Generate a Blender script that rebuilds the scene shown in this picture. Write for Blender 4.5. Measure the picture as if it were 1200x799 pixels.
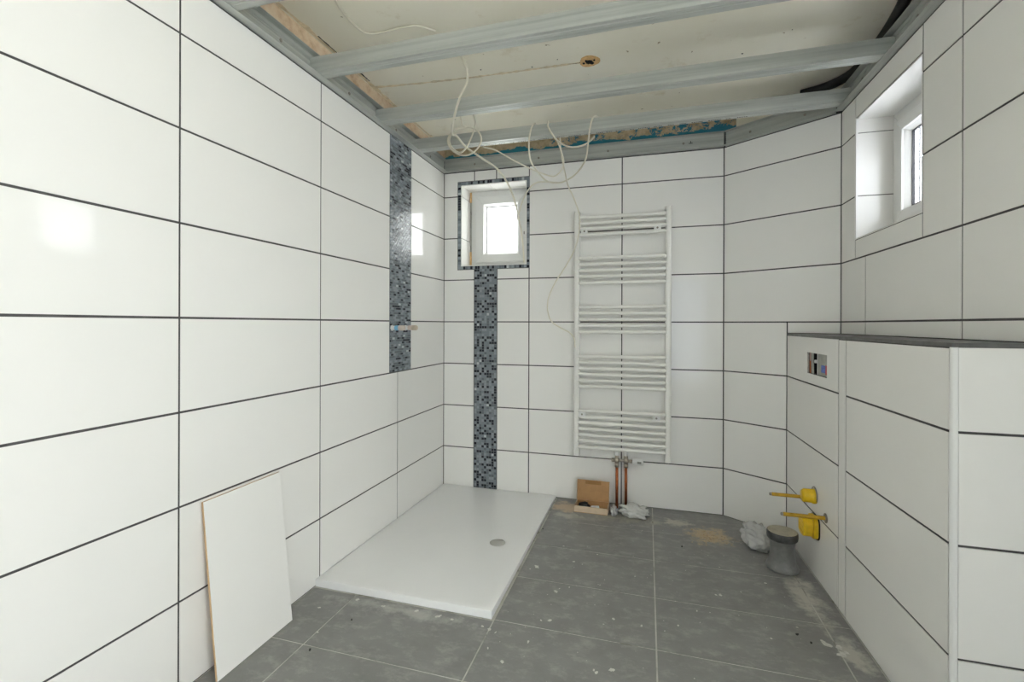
import bpy, bmesh, math, random
from mathutils import Vector, Matrix, noise as mnoise

for o in list(bpy.data.objects):
    bpy.data.objects.remove(o)
SC = bpy.context.scene
COL = SC.collection

# ------------------------------------------------------------------ camera
EYE = 1.172
YAW = 0.2815
ROLL = 0.0030
fwd = Vector((-math.sin(YAW), math.cos(YAW), 0))
rgt = Vector((math.cos(YAW), math.sin(YAW), 0))
up = Vector((0, 0, 1))
r2 = (rgt + up * ROLL).normalized()
u2 = (up - rgt * ROLL).normalized()
cam = bpy.data.cameras.new('camera')
cam.sensor_fit = 'HORIZONTAL'
cam.sensor_width = 36.0
cam.lens = 547.1 / 1200 * 36.0
cam.shift_y = -(399.5 - 380.1) / 1200
cam.clip_start = 0.01
camo = bpy.data.objects.new('camera', cam)
COL.objects.link(camo)
m = Matrix((r2, u2, -fwd)).transposed().to_4x4()
m.translation = Vector((0, 0, EYE))
camo.matrix_world = m
SC.camera = camo

# ------------------------------------------------------------------ sky light and exposure
wd = bpy.data.worlds.new('overcast_sky')
SC.world = wd
wd.use_nodes = True
bg = wd.node_tree.nodes['Background']
bg.inputs[0].default_value = (1.0, 0.995, 0.985, 1)
bg.inputs[1].default_value = 1.0
vs = SC.view_settings
vs.view_transform = 'Standard'
vs.look = 'None'
vs.gamma = 1.0
vs.use_curve_mapping = False
vs.exposure = 3.22

# ------------------------------------------------------------------ dimensions (metres)
XL, YB, XR = -1.42, 3.124, 0.957          # tiled faces of left, back and right wall
PB = Vector((0.453, 3.124)); PR = Vector((0.957, 2.771))   # ends of the diagonal wall
LV = [0.0, 0.29, 0.59, 0.89, 1.19, 1.49, 1.79, 2.09, 2.265]  # tile courses
ZT, ZW, ZS = 2.265, 2.36, 2.45             # top of tiles, top of wall core, old ceiling slab
YREAR = -1.4
G = 0.0072                                  # joint width


# ------------------------------------------------------------------ materials
def new_mat(name):
    mt = bpy.data.materials.new(name)
    mt.use_nodes = True
    nt = mt.node_tree
    return mt, nt, nt.nodes['Principled BSDF']


def nd(nt, typ, **kw):
    n = nt.nodes.new(typ)
    for k, v in kw.items():
        if hasattr(n, k):
            setattr(n, k, v)
    return n


def noise_tex(nt, scale, detail=4, rough=.55, coord='Object', stretch=None):
    tc = nd(nt, 'ShaderNodeTexCoord')
    src = tc.outputs[coord]
    if coord == 'World':
        pass
    if stretch:
        mp = nd(nt, 'ShaderNodeMapping')
        mp.inputs['Scale'].default_value = stretch
        nt.links.new(src, mp.inputs['Vector'])
        src = mp.outputs[0]
    n = nd(nt, 'ShaderNodeTexNoise')
    n.inputs['Scale'].default_value = scale
    n.inputs['Detail'].default_value = detail
    n.inputs['Roughness'].default_value = rough
    nt.links.new(src, n.inputs['Vector'])
    return n


def ramp(nt, fac, stops):
    r = nd(nt, 'ShaderNodeValToRGB')
    el = r.color_ramp.elements
    while len(el) < len(stops):
        el.new(.5)
    for e, (p, c) in zip(el, stops):
        e.position = p
        e.color = (*c, 1) if len(c) == 3 else c
    nt.links.new(fac, r.inputs[0])
    return r


def mix(nt, fac, a, b):
    mx = nd(nt, 'ShaderNodeMix', data_type='RGBA')
    for sock, v in ((mx.inputs[0], fac), (mx.inputs[6], a), (mx.inputs[7], b)):
        if hasattr(v, 'links'):
            nt.links.new(v, sock)
        elif isinstance(v, (tuple, list)):
            sock.default_value = (*v, 1)
        else:
            sock.default_value = v
    return mx.outputs[2]


def bump(nt, b, h, strength, dist=.01):
    bp = nd(nt, 'ShaderNodeBump')
    bp.inputs['Strength'].default_value = strength
    bp.inputs['Distance'].default_value = dist
    nt.links.new(h, bp.inputs['Height'])
    nt.links.new(bp.outputs[0], b.inputs['Normal'])


def mat(name, col, rough=.5, metal=0.0, var=0.0, scale=20, bmp=0.0, spec=None, coat=0.0):
    mt, nt, b = new_mat(name)
    b.inputs['Roughness'].default_value = rough
    b.inputs['Metallic'].default_value = metal
    b.inputs['Base Color'].default_value = (*col, 1)
    if spec is not None:
        b.inputs['Specular IOR Level'].default_value = spec
    if coat:
        b.inputs['Coat Weight'].default_value = coat
    if var or bmp:
        n = noise_tex(nt, scale)
        if var:
            lo = tuple(c * (1 - var) for c in col)
            hi = tuple(min(1, c * (1 + var)) for c in col)
            r = ramp(nt, n.outputs[0], [(.3, lo), (.7, hi)])
            nt.links.new(r.outputs[0], b.inputs['Base Color'])
        if bmp:
            bump(nt, b, n.outputs[0], bmp)
    return mt


M = {}
M['tile'] = mat('glossy_white_wall_tile', (.895, .885, .85), .08, var=.008, scale=3, spec=.33)
M['tile_back'] = mat('tan_tile_body', (.62, .42, .24), .8, var=.1)
M['grout'] = mat('dark_grey_grout', (.075, .074, .072), .85, var=.25, scale=30)
M['plastic'] = mat('white_window_plastic', (.74, .74, .715), .3)
M['gasket'] = mat('black_gasket', (.03, .03, .032), .6)
M['white_metal'] = mat('white_enamel', (.88, .87, .82), .22)
M['tray'] = mat('white_acrylic', (.88, .88, .87), .32, var=.01, scale=4)
M['chrome'] = mat('brushed_chrome', (.6, .6, .58), .3, 1.0)
M['drain'] = mat('matt_grey_drain', (.50, .49, .46), .45, .2)
M['nickel'] = mat('nickel_valve', (.48, .43, .36), .35, 1.0, var=.25, scale=60)
M['copper'] = mat('copper_pipe', (.42, .13, .05), .4, .85, var=.25, scale=40)
M['cable'] = mat('cream_cable', (.78, .74, .62), .45)
M['cable_grey'] = mat('grey_cable', (.33, .31, .25), .5)
M['conduit'] = mat('black_conduit', (.012, .012, .013), .5)
M['card'] = mat('brown_cardboard', (.50, .29, .13), .85, var=.08, scale=25)
M['card_dark'] = mat('dark_cardboard', (.36, .19, .07), .85, var=.1, scale=25)
M['card_out'] = mat('pale_cardboard', (.66, .53, .38), .85, var=.08, scale=25)
M['yellow'] = mat('yellow_plastic', (.80, .52, .01), .4, var=.12, scale=35)
M['ochre'] = mat('ochre_sleeve', (.56, .33, .02), .5, var=.2, scale=60)
M['steel'] = mat('dull_steel', (.30, .28, .25), .5, .7, var=.3, scale=60)
M['black'] = mat('black_plastic', (.012, .012, .013), .45)
M['dark'] = mat('dark_void', (.008, .008, .007), .9)
M['foam'] = mat('tan_foam', (.72, .47, .22), .9, var=.15, scale=60)
M['white_plastic'] = mat('white_plastic', (.82, .82, .80), .35)
M['grey_panel'] = mat('grey_panel', (.36, .36, .32), .6, var=.2, scale=25)
M['pink_tube'] = mat('pinkish_tube', (.50, .33, .28), .5)
M['blue_sticker'] = mat('blue_sticker', (.10, .16, .55), .5, var=.4, scale=160)
M['red_sticker'] = mat('red_sticker', (.50, .07, .08), .5)
M['blue_tape'] = mat('blue_tape', (.20, .50, .72), .5)
M['beige_plug'] = mat('beige_plug', (.62, .52, .40), .6, var=.12, scale=60)
M['pale_pink'] = mat('pale_nipple', (.72, .62, .54), .5)
M['splat'] = mat('white_plaster', (.62, .61, .57), .9, var=.15, scale=60)
M['filler'] = mat('pale_tan_filler', (.74, .64, .46), .95, var=.2, scale=30)
M['sand'] = mat('tan_plaster_dust', (.56, .44, .28), .95, var=.25, scale=45)
M['chip'] = mat('dark_crumb', (.05, .05, .045), .9)
M['ledge'] = mat('grey_ledge_tile', (.13, .13, .125), .5, var=.25, scale=25)
M['ink'] = mat('black_ink', (.03, .03, .035), .7)
M['rim_dark'] = mat('dark_rim', (.06, .062, .06), .5, var=.5, scale=40)
M['pot_top'] = mat('dusty_pot_top', (.44, .41, .32), .85, var=.2, scale=30)


def galvanised():
    mt, nt, b = new_mat('galvanised_steel')
    n = noise_tex(nt, 9, 6, .65, stretch=(.10, 4, 4))
    r = ramp(nt, n.outputs[0], [(.3, (.38, .40, .375)), (.5, (.49, .51, .48)), (.7, (.60, .62, .585))])
    nt.links.new(r.outputs[0], b.inputs['Base Color'])
    b.inputs['Metallic'].default_value = .35
    b.inputs['Roughness'].default_value = .45
    return mt


M['galv'] = galvanised()


def slab_mat():
    """old painted ceiling: cream with faint yellow stains and fine cracks"""
    mt, nt, b = new_mat('old_cream_ceiling_paint')
    n = noise_tex(nt, 1.3, 5, .6)
    c1 = ramp(nt, n.outputs[0], [(.35, (.88, .84, .70)), (.65, (.91, .88, .77))]).outputs[0]
    n2 = noise_tex(nt, 5, 8, .7)
    st = ramp(nt, n2.outputs[0], [(.60, (0, 0, 0)), (.78, (1, 1, 1))]).outputs[0]
    c2 = mix(nt, st, c1, (.68, .60, .42))
    n3 = noise_tex(nt, 26, 3, .5)
    sp = ramp(nt, n3.outputs[0], [(.74, (0, 0, 0)), (.77, (1, 1, 1))]).outputs[0]
    c3 = mix(nt, sp, c2, (.40, .33, .22))
    nt.links.new(c3, b.inputs['Base Color'])
    b.inputs['Roughness'].default_value = .8
    bump(nt, b, n2.outputs[0], .15)
    return mt


M['slab'] = slab_mat()


def plaster_mat():
    mt, nt, b = new_mat('bare_orange_plaster')
    n = noise_tex(nt, 14, 7, .7)
    c1 = ramp(nt, n.outputs[0], [(.3, (.60, .41, .25)), (.5, (.80, .63, .45)), (.72, (.86, .76, .60))]).outputs[0]
    nt.links.new(c1, b.inputs['Base Color'])
    b.inputs['Roughness'].default_value = .95
    bump(nt, b, n.outputs[0], .5)
    return mt


M['plaster'] = plaster_mat()


def old_paint_mat():
    """bare tan plaster with remains of blue paint, mostly as a line along its foot"""
    mt, nt, b = new_mat('plaster_with_blue_paint_remains')
    n = noise_tex(nt, 16, 7, .7)
    c1 = ramp(nt, n.outputs[0], [(.3, (.30, .24, .15)), (.5, (.52, .43, .28)), (.75, (.68, .60, .44))]).outputs[0]
    tc = nd(nt, 'ShaderNodeTexCoord')
    sp = nd(nt, 'ShaderNodeSeparateXYZ')
    nt.links.new(tc.outputs['Object'], sp.inputs[0])
    n2 = noise_tex(nt, 11, 6, .65, stretch=(.55, 1, 1.0))
    # foot line: z below about 2.385 plus noise
    mm = nd(nt, 'ShaderNodeMath', operation='MULTIPLY_ADD')
    nt.links.new(sp.outputs[2], mm.inputs[0]); mm.inputs[1].default_value = -9.0; mm.inputs[2].default_value = 21.53
    ad = nd(nt, 'ShaderNodeMath', operation='ADD')
    nt.links.new(mm.outputs[0], ad.inputs[0]); nt.links.new(n2.outputs[0], ad.inputs[1])
    foot = ramp(nt, ad.outputs[0], [(.52, (0, 0, 0)), (.55, (1, 1, 1))]).outputs[0]
    # loose patches, more of them towards the right end
    mr = nd(nt, 'ShaderNodeMath', operation='MULTIPLY_ADD')
    nt.links.new(sp.outputs[0], mr.inputs[0]); mr.inputs[1].default_value = .10; mr.inputs[2].default_value = .02
    n3 = noise_tex(nt, 19, 6, .7)
    ad2 = nd(nt, 'ShaderNodeMath', operation='ADD')
    nt.links.new(n3.outputs[0], ad2.inputs[0]); nt.links.new(mr.outputs[0], ad2.inputs[1])
    pat = ramp(nt, ad2.outputs[0], [(.545, (0, 0, 0)), (.57, (1, 1, 1))]).outputs[0]
    c2 = mix(nt, foot, c1, (.03, .21, .29))
    c3 = mix(nt, pat, c2, (.035, .20, .30))
    nt.links.new(c3, b.inputs['Base Color'])
    b.inputs['Roughness'].default_value = .9
    bump(nt, b, n.outputs[0], .4)
    return mt


M['old_paint'] = old_paint_mat()


def floor_mat(name, base):
    """slate grey porcelain with cloudy tone and builders' dust"""
    mt, nt, b = new_mat(name)
    geo = nd(nt, 'ShaderNodeNewGeometry')

    def wn(scale, detail, rough, st=None):
        src = geo.outputs['Position']
        if st:
            mp = nd(nt, 'ShaderNodeMapping')
            mp.inputs['Scale'].default_value = st
            nt.links.new(src, mp.inputs['Vector']); src = mp.outputs[0]
        n = nd(nt, 'ShaderNodeTexNoise')
        n.inputs['Scale'].default_value = scale; n.inputs['Detail'].default_value = detail
        n.inputs['Roughness'].default_value = rough
        nt.links.new(src, n.inputs['Vector'])
        return n.outputs[0]
    lo = tuple(c * .86 for c in base); hi = tuple(c * 1.15 for c in base)
    c = ramp(nt, wn(6.0, 8, .68), [(.3, lo), (.5, base), (.72, hi)]).outputs[0]
    n2 = wn(11, 9, .75, (1, 1.6, 1))
    d = ramp(nt, n2, [(.50, (0, 0, 0)), (.76, (.85, .85, .85))]).outputs[0]
    c = mix(nt, d, c, (.42, .41, .38))

    def blob(cx, cy, rx, ry, thr0, thr1, scale, col, c, amt=1.0):
        mp = nd(nt, 'ShaderNodeMapping')
        mp.inputs['Location'].default_value = (-cx / rx, -cy / ry, 0)
        mp.inputs['Scale'].default_value = (1 / rx, 1 / ry, 0)
        nt.links.new(geo.outputs['Position'], mp.inputs['Vector'])
        ln = nd(nt, 'ShaderNodeVectorMath', operation='LENGTH')
        nt.links.new(mp.outputs[0], ln.inputs[0])
        nn = wn(scale, 8, .7)
        s = nd(nt, 'ShaderNodeMath', operation='MULTIPLY_ADD')      # noise*2 - distance
        nt.links.new(nn, s.inputs[0]); s.inputs[1].default_value = 2.2
        neg = nd(nt, 'ShaderNodeMath', operation='MULTIPLY')
        nt.links.new(ln.outputs[1], neg.inputs[0]); neg.inputs[1].default_value = -.8
        nt.links.new(neg.outputs[0], s.inputs[2])
        f = ramp(nt, s.outputs[0], [(thr0, (0, 0, 0)), (thr1, (amt, amt, amt))]).outputs[0]
        return mix(nt, f, c, col)
    c = blob(.665, 2.30, .07, .26, .35, .85, 14, (.55, .53, .47), c, .9)
    c = blob(.71, 1.93, .06, .12, .40, .85, 18, (.55, .53, .47), c, .8)
    c = blob(-.98, 1.71, .42, .045, .45, 1.0, 12, (.46, .45, .42), c, .8)
    c = blob(.34, 2.80, .16, .15, .45, .8, 16, (.52, .40, .25), c, .9)
    c = blob(.17, 2.93, .12, .09, .55, .9, 18, (.55, .52, .44), c, .8)
    c = blob(-.52, 2.98, .10, .09, .25, .6, 12, (.55, .42, .28), c, .95)
    c = blob(-.46, 2.85, .12, .06, .45, .9, 18, (.52, .50, .44), c, .7)
    c = blob(-.12, 2.90, .40, .09, .55, 1.0, 15, (.44, .41, .33), c, .7)
    nt.links.new(c, b.inputs['Base Color'])
    b.inputs['Roughness'].default_value = .42
    bump(nt, b, n2, .06)
    return mt


M['floor'] = floor_mat('slate_grey_floor_tile', (.235, .234, .224))


def floor_grout():
    mt, nt, b = new_mat('dusty_floor_grout')
    n = noise_tex(nt, 5, 5, .7)
    c = ramp(nt, n.outputs[0], [(.34, (.20, .19, .16)), (.46, (.48, .47, .43)), (.65, (.62, .61, .57))]).outputs[0]
    nt.links.new(c, b.inputs['Base Color'])
    b.inputs['Roughness'].default_value = .95
    return mt


M['floor_grout'] = floor_grout()


def glass_mat(name, frosted, tint=(.96, .98, .98)):
    mt, nt, b = new_mat(name)
    nt.nodes.remove(b)
    out = nt.nodes['Material Output']
    tr = nd(nt, 'ShaderNodeBsdfTransparent')
    gl = nd(nt, 'ShaderNodeBsdfGlossy')
    gl.inputs['Roughness'].default_value = .03
    tr.inputs[0].default_value = (*tint, 1)
    if frosted:
        tc = nd(nt, 'ShaderNodeTexCoord')
        v = nd(nt, 'ShaderNodeTexVoronoi')
        v.inputs['Scale'].default_value = 75
        nt.links.new(tc.outputs['Object'], v.inputs['Vector'])
        r = ramp(nt, v.outputs['Distance'], [(.10, (.45, .48, .54)), (.4, (.80, .83, .88)), (.7, (.97, .98, 1))])
        nt.links.new(r.outputs[0], tr.inputs[0])
    ms = nd(nt, 'ShaderNodeMixShader')
    ms.inputs[0].default_value = .06
    nt.links.new(tr.outputs[0], ms.inputs[1]); nt.links.new(gl.outputs[0], ms.inputs[2])
    nt.links.new(ms.outputs[0], out.inputs[0])
    return mt


M['glass'] = glass_mat('clear_pane', False)
M['tinted'] = glass_mat('grey_tinted_pane', False, (.60, .64, .70))  # pane of the added rear door, tinted to limit the light it passes
M['frosted'] = glass_mat('patterned_pane', True)


def poly_mat(name, col, alpha, rough=.25):
    """thin translucent plastic film"""
    mt, nt, b = new_mat(name)
    out = nt.nodes['Material Output']
    b.inputs['Base Color'].default_value = (*col, 1)
    b.inputs['Roughness'].default_value = rough
    tr = nd(nt, 'ShaderNodeBsdfTransparent')
    ms = nd(nt, 'ShaderNodeMixShader')
    ms.inputs[0].default_value = alpha
    nt.links.new(tr.outputs[0], ms.inputs[1]); nt.links.new(b.outputs[0], ms.inputs[2])
    nt.links.new(ms.outputs[0], out.inputs[0])
    return mt


M['film'] = poly_mat('clear_plastic_film', (.78, .78, .76), .62)
M['film2'] = poly_mat('milky_plastic_film', (.72, .72, .69), .85)


def pot_mat():
    mt, nt, b = new_mat('dusty_grey_translucent_pot')
    n = noise_tex(nt, 9, 6, .65)
    c = ramp(nt, n.outputs[0], [(.3, (.13, .13, .125)), (.55, (.22, .22, .21)), (.75, (.38, .38, .36))]).outputs[0]
    nt.links.new(c, b.inputs['Base Color'])
    b.inputs['Roughness'].default_value = .35
    return mt


M['pot'] = pot_mat()
MOS = [mat('mosaic_black', (.030, .034, .043), .2, spec=.35), mat('mosaic_slate', (.15, .17, .19), .2, spec=.35),
       mat('mosaic_grey', (.225, .255, .28), .2, spec=.35), mat('mosaic_pale', (.31, .345, .37), .2, spec=.35),
       mat('mosaic_silver', (.55, .58, .60), .15, spec=.4)]
MOS_GROUT = mat('mosaic_grout', (.25, .265, .275), .8)


# ------------------------------------------------------------------ mesh helpers
class MB:
    def __init__(self):
        self.v = []; self.f = []; self.mi = []; self.sm = []

    def add(self, vs_, fs, mi=0, smooth=False):
        o = len(self.v)
        self.v += [tuple(p) for p in vs_]
        for f in fs:
            self.f.append([o + i for i in f]); self.mi.append(mi); self.sm.append(smooth)
        return self

    def box(self, x0, x1, y0, y1, z0, z1, mi=0):
        vs_ = [(x0, y0, z0), (x1, y0, z0), (x1, y1, z0), (x0, y1, z0), (x0, y0, z1), (x1, y0, z1), (x1, y1, z1), (x0, y1, z1)]
        return self.add(vs_, [(0, 3, 2, 1), (4, 5, 6, 7), (0, 1, 5, 4), (1, 2, 6, 5), (2, 3, 7, 6), (3, 0, 4, 7)], mi)

    def prism(self, pts, axis, a, b, mi=0):
        """polygon extruded along axis from a to b; pts are the two other coordinates in xyz order"""
        def P(p, t):
            if axis == 'x': return (t, p[0], p[1])
            if axis == 'y': return (p[0], t, p[1])
            return (p[0], p[1], t)
        n = len(pts)
        vs_ = [P(p, a) for p in pts] + [P(p, b) for p in pts]
        fs = [tuple(range(n)), tuple(range(2 * n - 1, n - 1, -1))] + [((i + 1) % n, i, n + i, n + (i + 1) % n) for i in range(n)]
        return self.add(vs_, fs, mi)

    def tube(self, pts, r, seg=8, mi=0, cap=True):
        pts = [Vector(p) for p in pts]
        n = len(pts)
        rings = []
        t0 = (pts[1] - pts[0]).normalized()
        a = Vector((0, 0, 1)) if abs(t0.z) < .9 else Vector((1, 0, 0))
        nrm = t0.cross(a).normalized()
        for i, p in enumerate(pts):
            t = (pts[min(i + 1, n - 1)] - pts[max(i - 1, 0)]).normalized()
            nrm = (nrm - t * nrm.dot(t)).normalized()
            bn = t.cross(nrm)
            rr = r[i] if isinstance(r, (list, tuple)) else r
            rings.append([p + (nrm * math.cos(2 * math.pi * k / seg) + bn * math.sin(2 * math.pi * k / seg)) * rr for k in range(seg)])
        vs_ = [q for ring in rings for q in ring]
        fs = [(i * seg + k, i * seg + (k + 1) % seg, (i + 1) * seg + (k + 1) % seg, (i + 1) * seg + k) for i in range(n - 1) for k in range(seg)]
        self.add(vs_, fs, mi, True)
        if cap:
            o = len(self.v) - len(vs_)
            self.f.append([o + k for k in range(seg)][::-1]); self.mi.append(mi); self.sm.append(False)
            self.f.append([o + (n - 1) * seg + k for k in range(seg)]); self.mi.append(mi); self.sm.append(False)
        return self

    def cyl(self, a, b, r, seg=20, mi=0):
        return self.tube([a, b], r, seg, mi)

    def lathe(self, prof, c=(0, 0, 0), seg=28, mi=0, M3=None):
        """prof: (radius, height) pairs, turned about z"""
        n = len(prof)
        vs_ = []
        for (r, z) in prof:
            for k in range(seg):
                a = 2 * math.pi * k / seg
                p = Vector((r * math.cos(a), r * math.sin(a), z))
                if M3: p = M3 @ p
                vs_.append(p + Vector(c))
        fs = [(i * seg + k, i * seg + (k + 1) % seg, (i + 1) * seg + (k + 1) % seg, (i + 1) * seg + k) for i in range(n - 1) for k in range(seg)]
        self.add(vs_, fs, mi, True)
        return self

    def build(self, name, mats, parent=None, recalc=True, auto=True):
        me = bpy.data.meshes.new(name)
        me.from_pydata(self.v, [], self.f)
        for mm in (mats if isinstance(mats, (list, tuple)) else [mats]):
            me.materials.append(mm)
        for p, i, s in zip(me.polygons, self.mi, self.sm):
            p.material_index = i; p.use_smooth = s
        if recalc:
            bm = bmesh.new(); bm.from_mesh(me)
            bmesh.ops.recalc_face_normals(bm, faces=bm.faces)
            bm.to_mesh(me); bm.free()
        o = bpy.data.objects.new(name, me)
        COL.objects.link(o)
        if parent is not None:
            o.parent = parent
        return o


def tag(o, label, cat, group=None, kind=None):
    o['label'] = label; o['category'] = cat
    if group: o['group'] = group
    if kind: o['kind'] = kind
    return o


def empty(name, loc=(0, 0, 0), rz=0.0):
    o = bpy.data.objects.new(name, None)
    COL.objects.link(o)
    o.location = loc; o.rotation_euler = (0, 0, rz)
    return o


def bevel(o, w, seg=2):
    md = o.modifiers.new('bevel', 'BEVEL')
    md.width = w; md.segments = seg; md.limit_method = 'ANGLE'
    return o


def spline(pts, n=10):
    """Catmull-Rom through the points"""
    P = [Vector(p) for p in pts]
    P = [P[0] * 2 - P[1]] + P + [P[-1] * 2 - P[-2]]
    out = []
    for i in range(1, len(P) - 2):
        for k in range(n):
            t = k / n
            a, b, c, d = P[i - 1], P[i], P[i + 1], P[i + 2]
            out.append(.5 * ((2 * b) + (c - a) * t + (2 * a - 5 * b + 4 * c - d) * t * t + (3 * b - a - 3 * c + d) * t ** 3))
    out.append(P[-2])
    return out


# ------------------------------------------------------------------ walls
TILE_CACHE = {}


class Wall:
    """local x runs to the right as seen from the room, local y into the wall, z up; y = 0 is the tile face"""

    def __init__(self, name, origin, e, u0, u1, holes=(), thick=.26, top=ZW, core='grout', label=None):
        self.ang = math.atan2(e[1], e[0])
        cu = sorted({u0, u1, *[h[0] for h in holes], *[h[1] for h in holes]})
        cv = sorted({0.0, top, *[h[2] for h in holes], *[h[3] for h in holes]})
        mb = MB()
        for i in range(len(cu) - 1):
            for j in range(len(cv) - 1):
                uc, vc = (cu[i] + cu[i + 1]) / 2, (cv[j] + cv[j + 1]) / 2
                if any(h[0] < uc < h[1] and h[2] < vc < h[3] for h in holes):
                    continue
                mb.box(cu[i], cu[i + 1], .002, thick, cv[j], cv[j + 1])
        self.o = mb.build(name, M[core])
        self.o.location = (origin[0], origin[1], 0)
        self.o.rotation_euler = (0, 0, self.ang)
        self.o['kind'] = 'structure'
        if label:
            self.o['label'] = label

    def tile(self, u0, u1, v0, v1, name='tile', mt='tile'):
        w, h = round(u1 - u0 - G, 4), round(v1 - v0 - G, 4)
        k = (w, h, mt)
        if k not in TILE_CACHE:
            ob = MB().box(0, w, 0, .008, 0, h).build(name, M[mt])
            TILE_CACHE[k] = ob.data
        else:
            ob = bpy.data.objects.new(name, TILE_CACHE[k]); COL.objects.link(ob)
        ob.parent = self.o
        ob.location = (u0 + G / 2, 0, v0 + G / 2)
        return ob

    def poly(self, pts, name='tile', mt='tile'):
        """tile of any outline (pts already inset)"""
        ob = MB().prism(pts, 'y', 0, .008).build(name, M[mt]); ob.parent = self.o
        return ob

    def part(self, name, mb, mt):
        ob = mb.build(name, mt); ob.parent = self.o
        return ob


def inset(pts, g=G / 2):
    """inset of a rectilinear polygon given counter-clockwise"""
    n = len(pts); out = []
    for i in range(n):
        p, q, r = Vector(pts[i - 1]), Vector(pts[i]), Vector(pts[(i + 1) % n])
        d1 = (q - p).normalized(); d2 = (r - q).normalized()
        n1 = Vector((-d1.y, d1.x)); n2 = Vector((-d2.y, d2.x))
        out.append(tuple(q + n1 * g + n2 * g))
    return out


def mosaic(wall, u0, u1, v0, v1, pu, pv, bond=0.0, seed=1, name='mosaic_strip', w=(27, 20, 30, 20, 2)):
    rnd = random.Random(seed)
    mb = MB()
    mb.box(u0, u1, .0005, .006, v0, v1, 5)
    nu = max(1, round((u1 - u0) / pu)); nv = max(1, round((v1 - v0) / pv))
    pu = (u1 - u0) / nu; pv = (v1 - v0) / nv
    g = .0022
    for j in range(nv):
        off = bond * pu if j % 2 else 0
        for i in range(-1 if off else 0, nu):
            a = max(u0, u0 + i * pu + off) + g / 2; b = min(u1, u0 + (i + 1) * pu + off) - g / 2
            if b - a < .004:
                continue
            c = v0 + j * pv + g / 2; d = c + pv - g
            mi = rnd.choices(range(5), w)[0]
            y = -.0004 - rnd.random() * .0008
            t1, t2 = rnd.uniform(-.0005, .0005), rnd.uniform(-.0005, .0005)
            vs_ = [(a, y + t1, c), (b, y - t1, c), (b, y - t2, d), (a, y + t2, d), (a, .003, c), (b, .003, c), (b, .003, d), (a, .003, d)]
            mb.add(vs_, [(0, 1, 2, 3), (0, 4, 5, 1), (1, 5, 6, 2), (2, 6, 7, 3), (3, 7, 4, 0)], mi)
    ob = mb.build(name, MOS + [MOS_GROUT], wall.o, recalc=False)
    ob['kind'] = 'stuff'
    return ob


def rows(wall, cols, levels, skip=()):
    for j in range(len(levels) - 1):
        for i in range(len(cols) - 1):
            if (i, j) in skip:
                continue
            wall.tile(cols[i], cols[i + 1], levels[j], levels[j + 1])


# floor, ceiling slab ------------------------------------------------------------
fl = MB().box(XL - .02, XR + .05, YREAR - .2, YB + .2, -.12, -.0012).build('floor', M['floor_grout'])
fl['kind'] = 'structure'


def clip(poly, a, b):
    """keep the part of poly left of the line a->b"""
    a = Vector(a); b = Vector(b); d = b - a; out = []
    side = lambda p: d.x * (p[1] - a.y) - d.y * (p[0] - a.x)
    for i in range(len(poly)):
        p, q = poly[i - 1], poly[i]
        sp, sq = side(p), side(q)
        if sp * sq < 0:
            t = sp / (sp - sq)
            out.append((p[0] + (q[0] - p[0]) * t, p[1] + (q[1] - p[1]) * t))
        if sq >= 0:
            out.append(tuple(q))
    return out


BX0, BX1 = Vector((0.748, 2.917)), Vector((0.778, 1.513))      # front of the boxed-in half wall
xs = [XL, -1.205, -.58, .036, .668, XR]
ys = [1.43 + .3335 * k for k in range(-11, 5)] + [YB]
for i in range(len(xs) - 1):
    for j in range(len(ys) - 1):
        x0, x1, y0, y1 = xs[i], xs[i + 1], ys[j], ys[j + 1]
        g = .0027
        x0 += g; x1 -= g; y0 += g; y1 -= g
        if x1 < -.5 and y0 > 1.70:
            continue
        if x1 < -.5 and y1 > 1.752:
            y1 = 1.752
        if x0 < -.55 and x1 > -.5 and y1 > 1.76:
            x0 = max(x0, -.578)
        p = [(x0, y0), (x1, y0), (x1, y1), (x0, y1)]
        p = clip(p, (PR.x, PR.y), (PB.x, PB.y))
        if len(p) >= 3 and y0 > 1.1:
            e_ = (BX0 - BX1).normalized() ; off = Vector((-e_.y, e_.x)) * .004
            if y0 > 1.45:
                p = clip(p, BX1 + off, BX0 + off)
        if len(p) < 3:
            continue
        t = MB().prism(p, 'z', -.009, 0.0).build('floor_tile', M['floor'], fl)

ce = MB().box(XL - .3, XR + .4, YREAR - .2, YB + .3, ZS, ZS + .15).build('ceiling', M['slab'])
ce['kind'] = 'structure'

# left wall -----------------------------------------------------------------------
wl = Wall('wall_left', (XL, 0), (0, 1), YREAR, YB + .26, label='glossy white tiled wall with a brick mosaic stripe')
low = [-1.39, -.866, -.202, .462, 1.126, 1.790, 2.473, YB]
rows(wl, low, LV[:4])
rows(wl, [-1.39, -.866, -.202, .462, 1.126, 1.790, 2.380], LV[3:])
rows(wl, [2.632, YB], LV[3:])
mosaic(wl, 2.382, 2.630, .893, ZT, .0275, .0135, bond=.5, seed=4, w=(16, 30, 30, 21, 3))
wl.part('plaster_band', MB().box(YREAR, YB + .26, .012, .26, ZW, ZS), M['plaster'])

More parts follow.
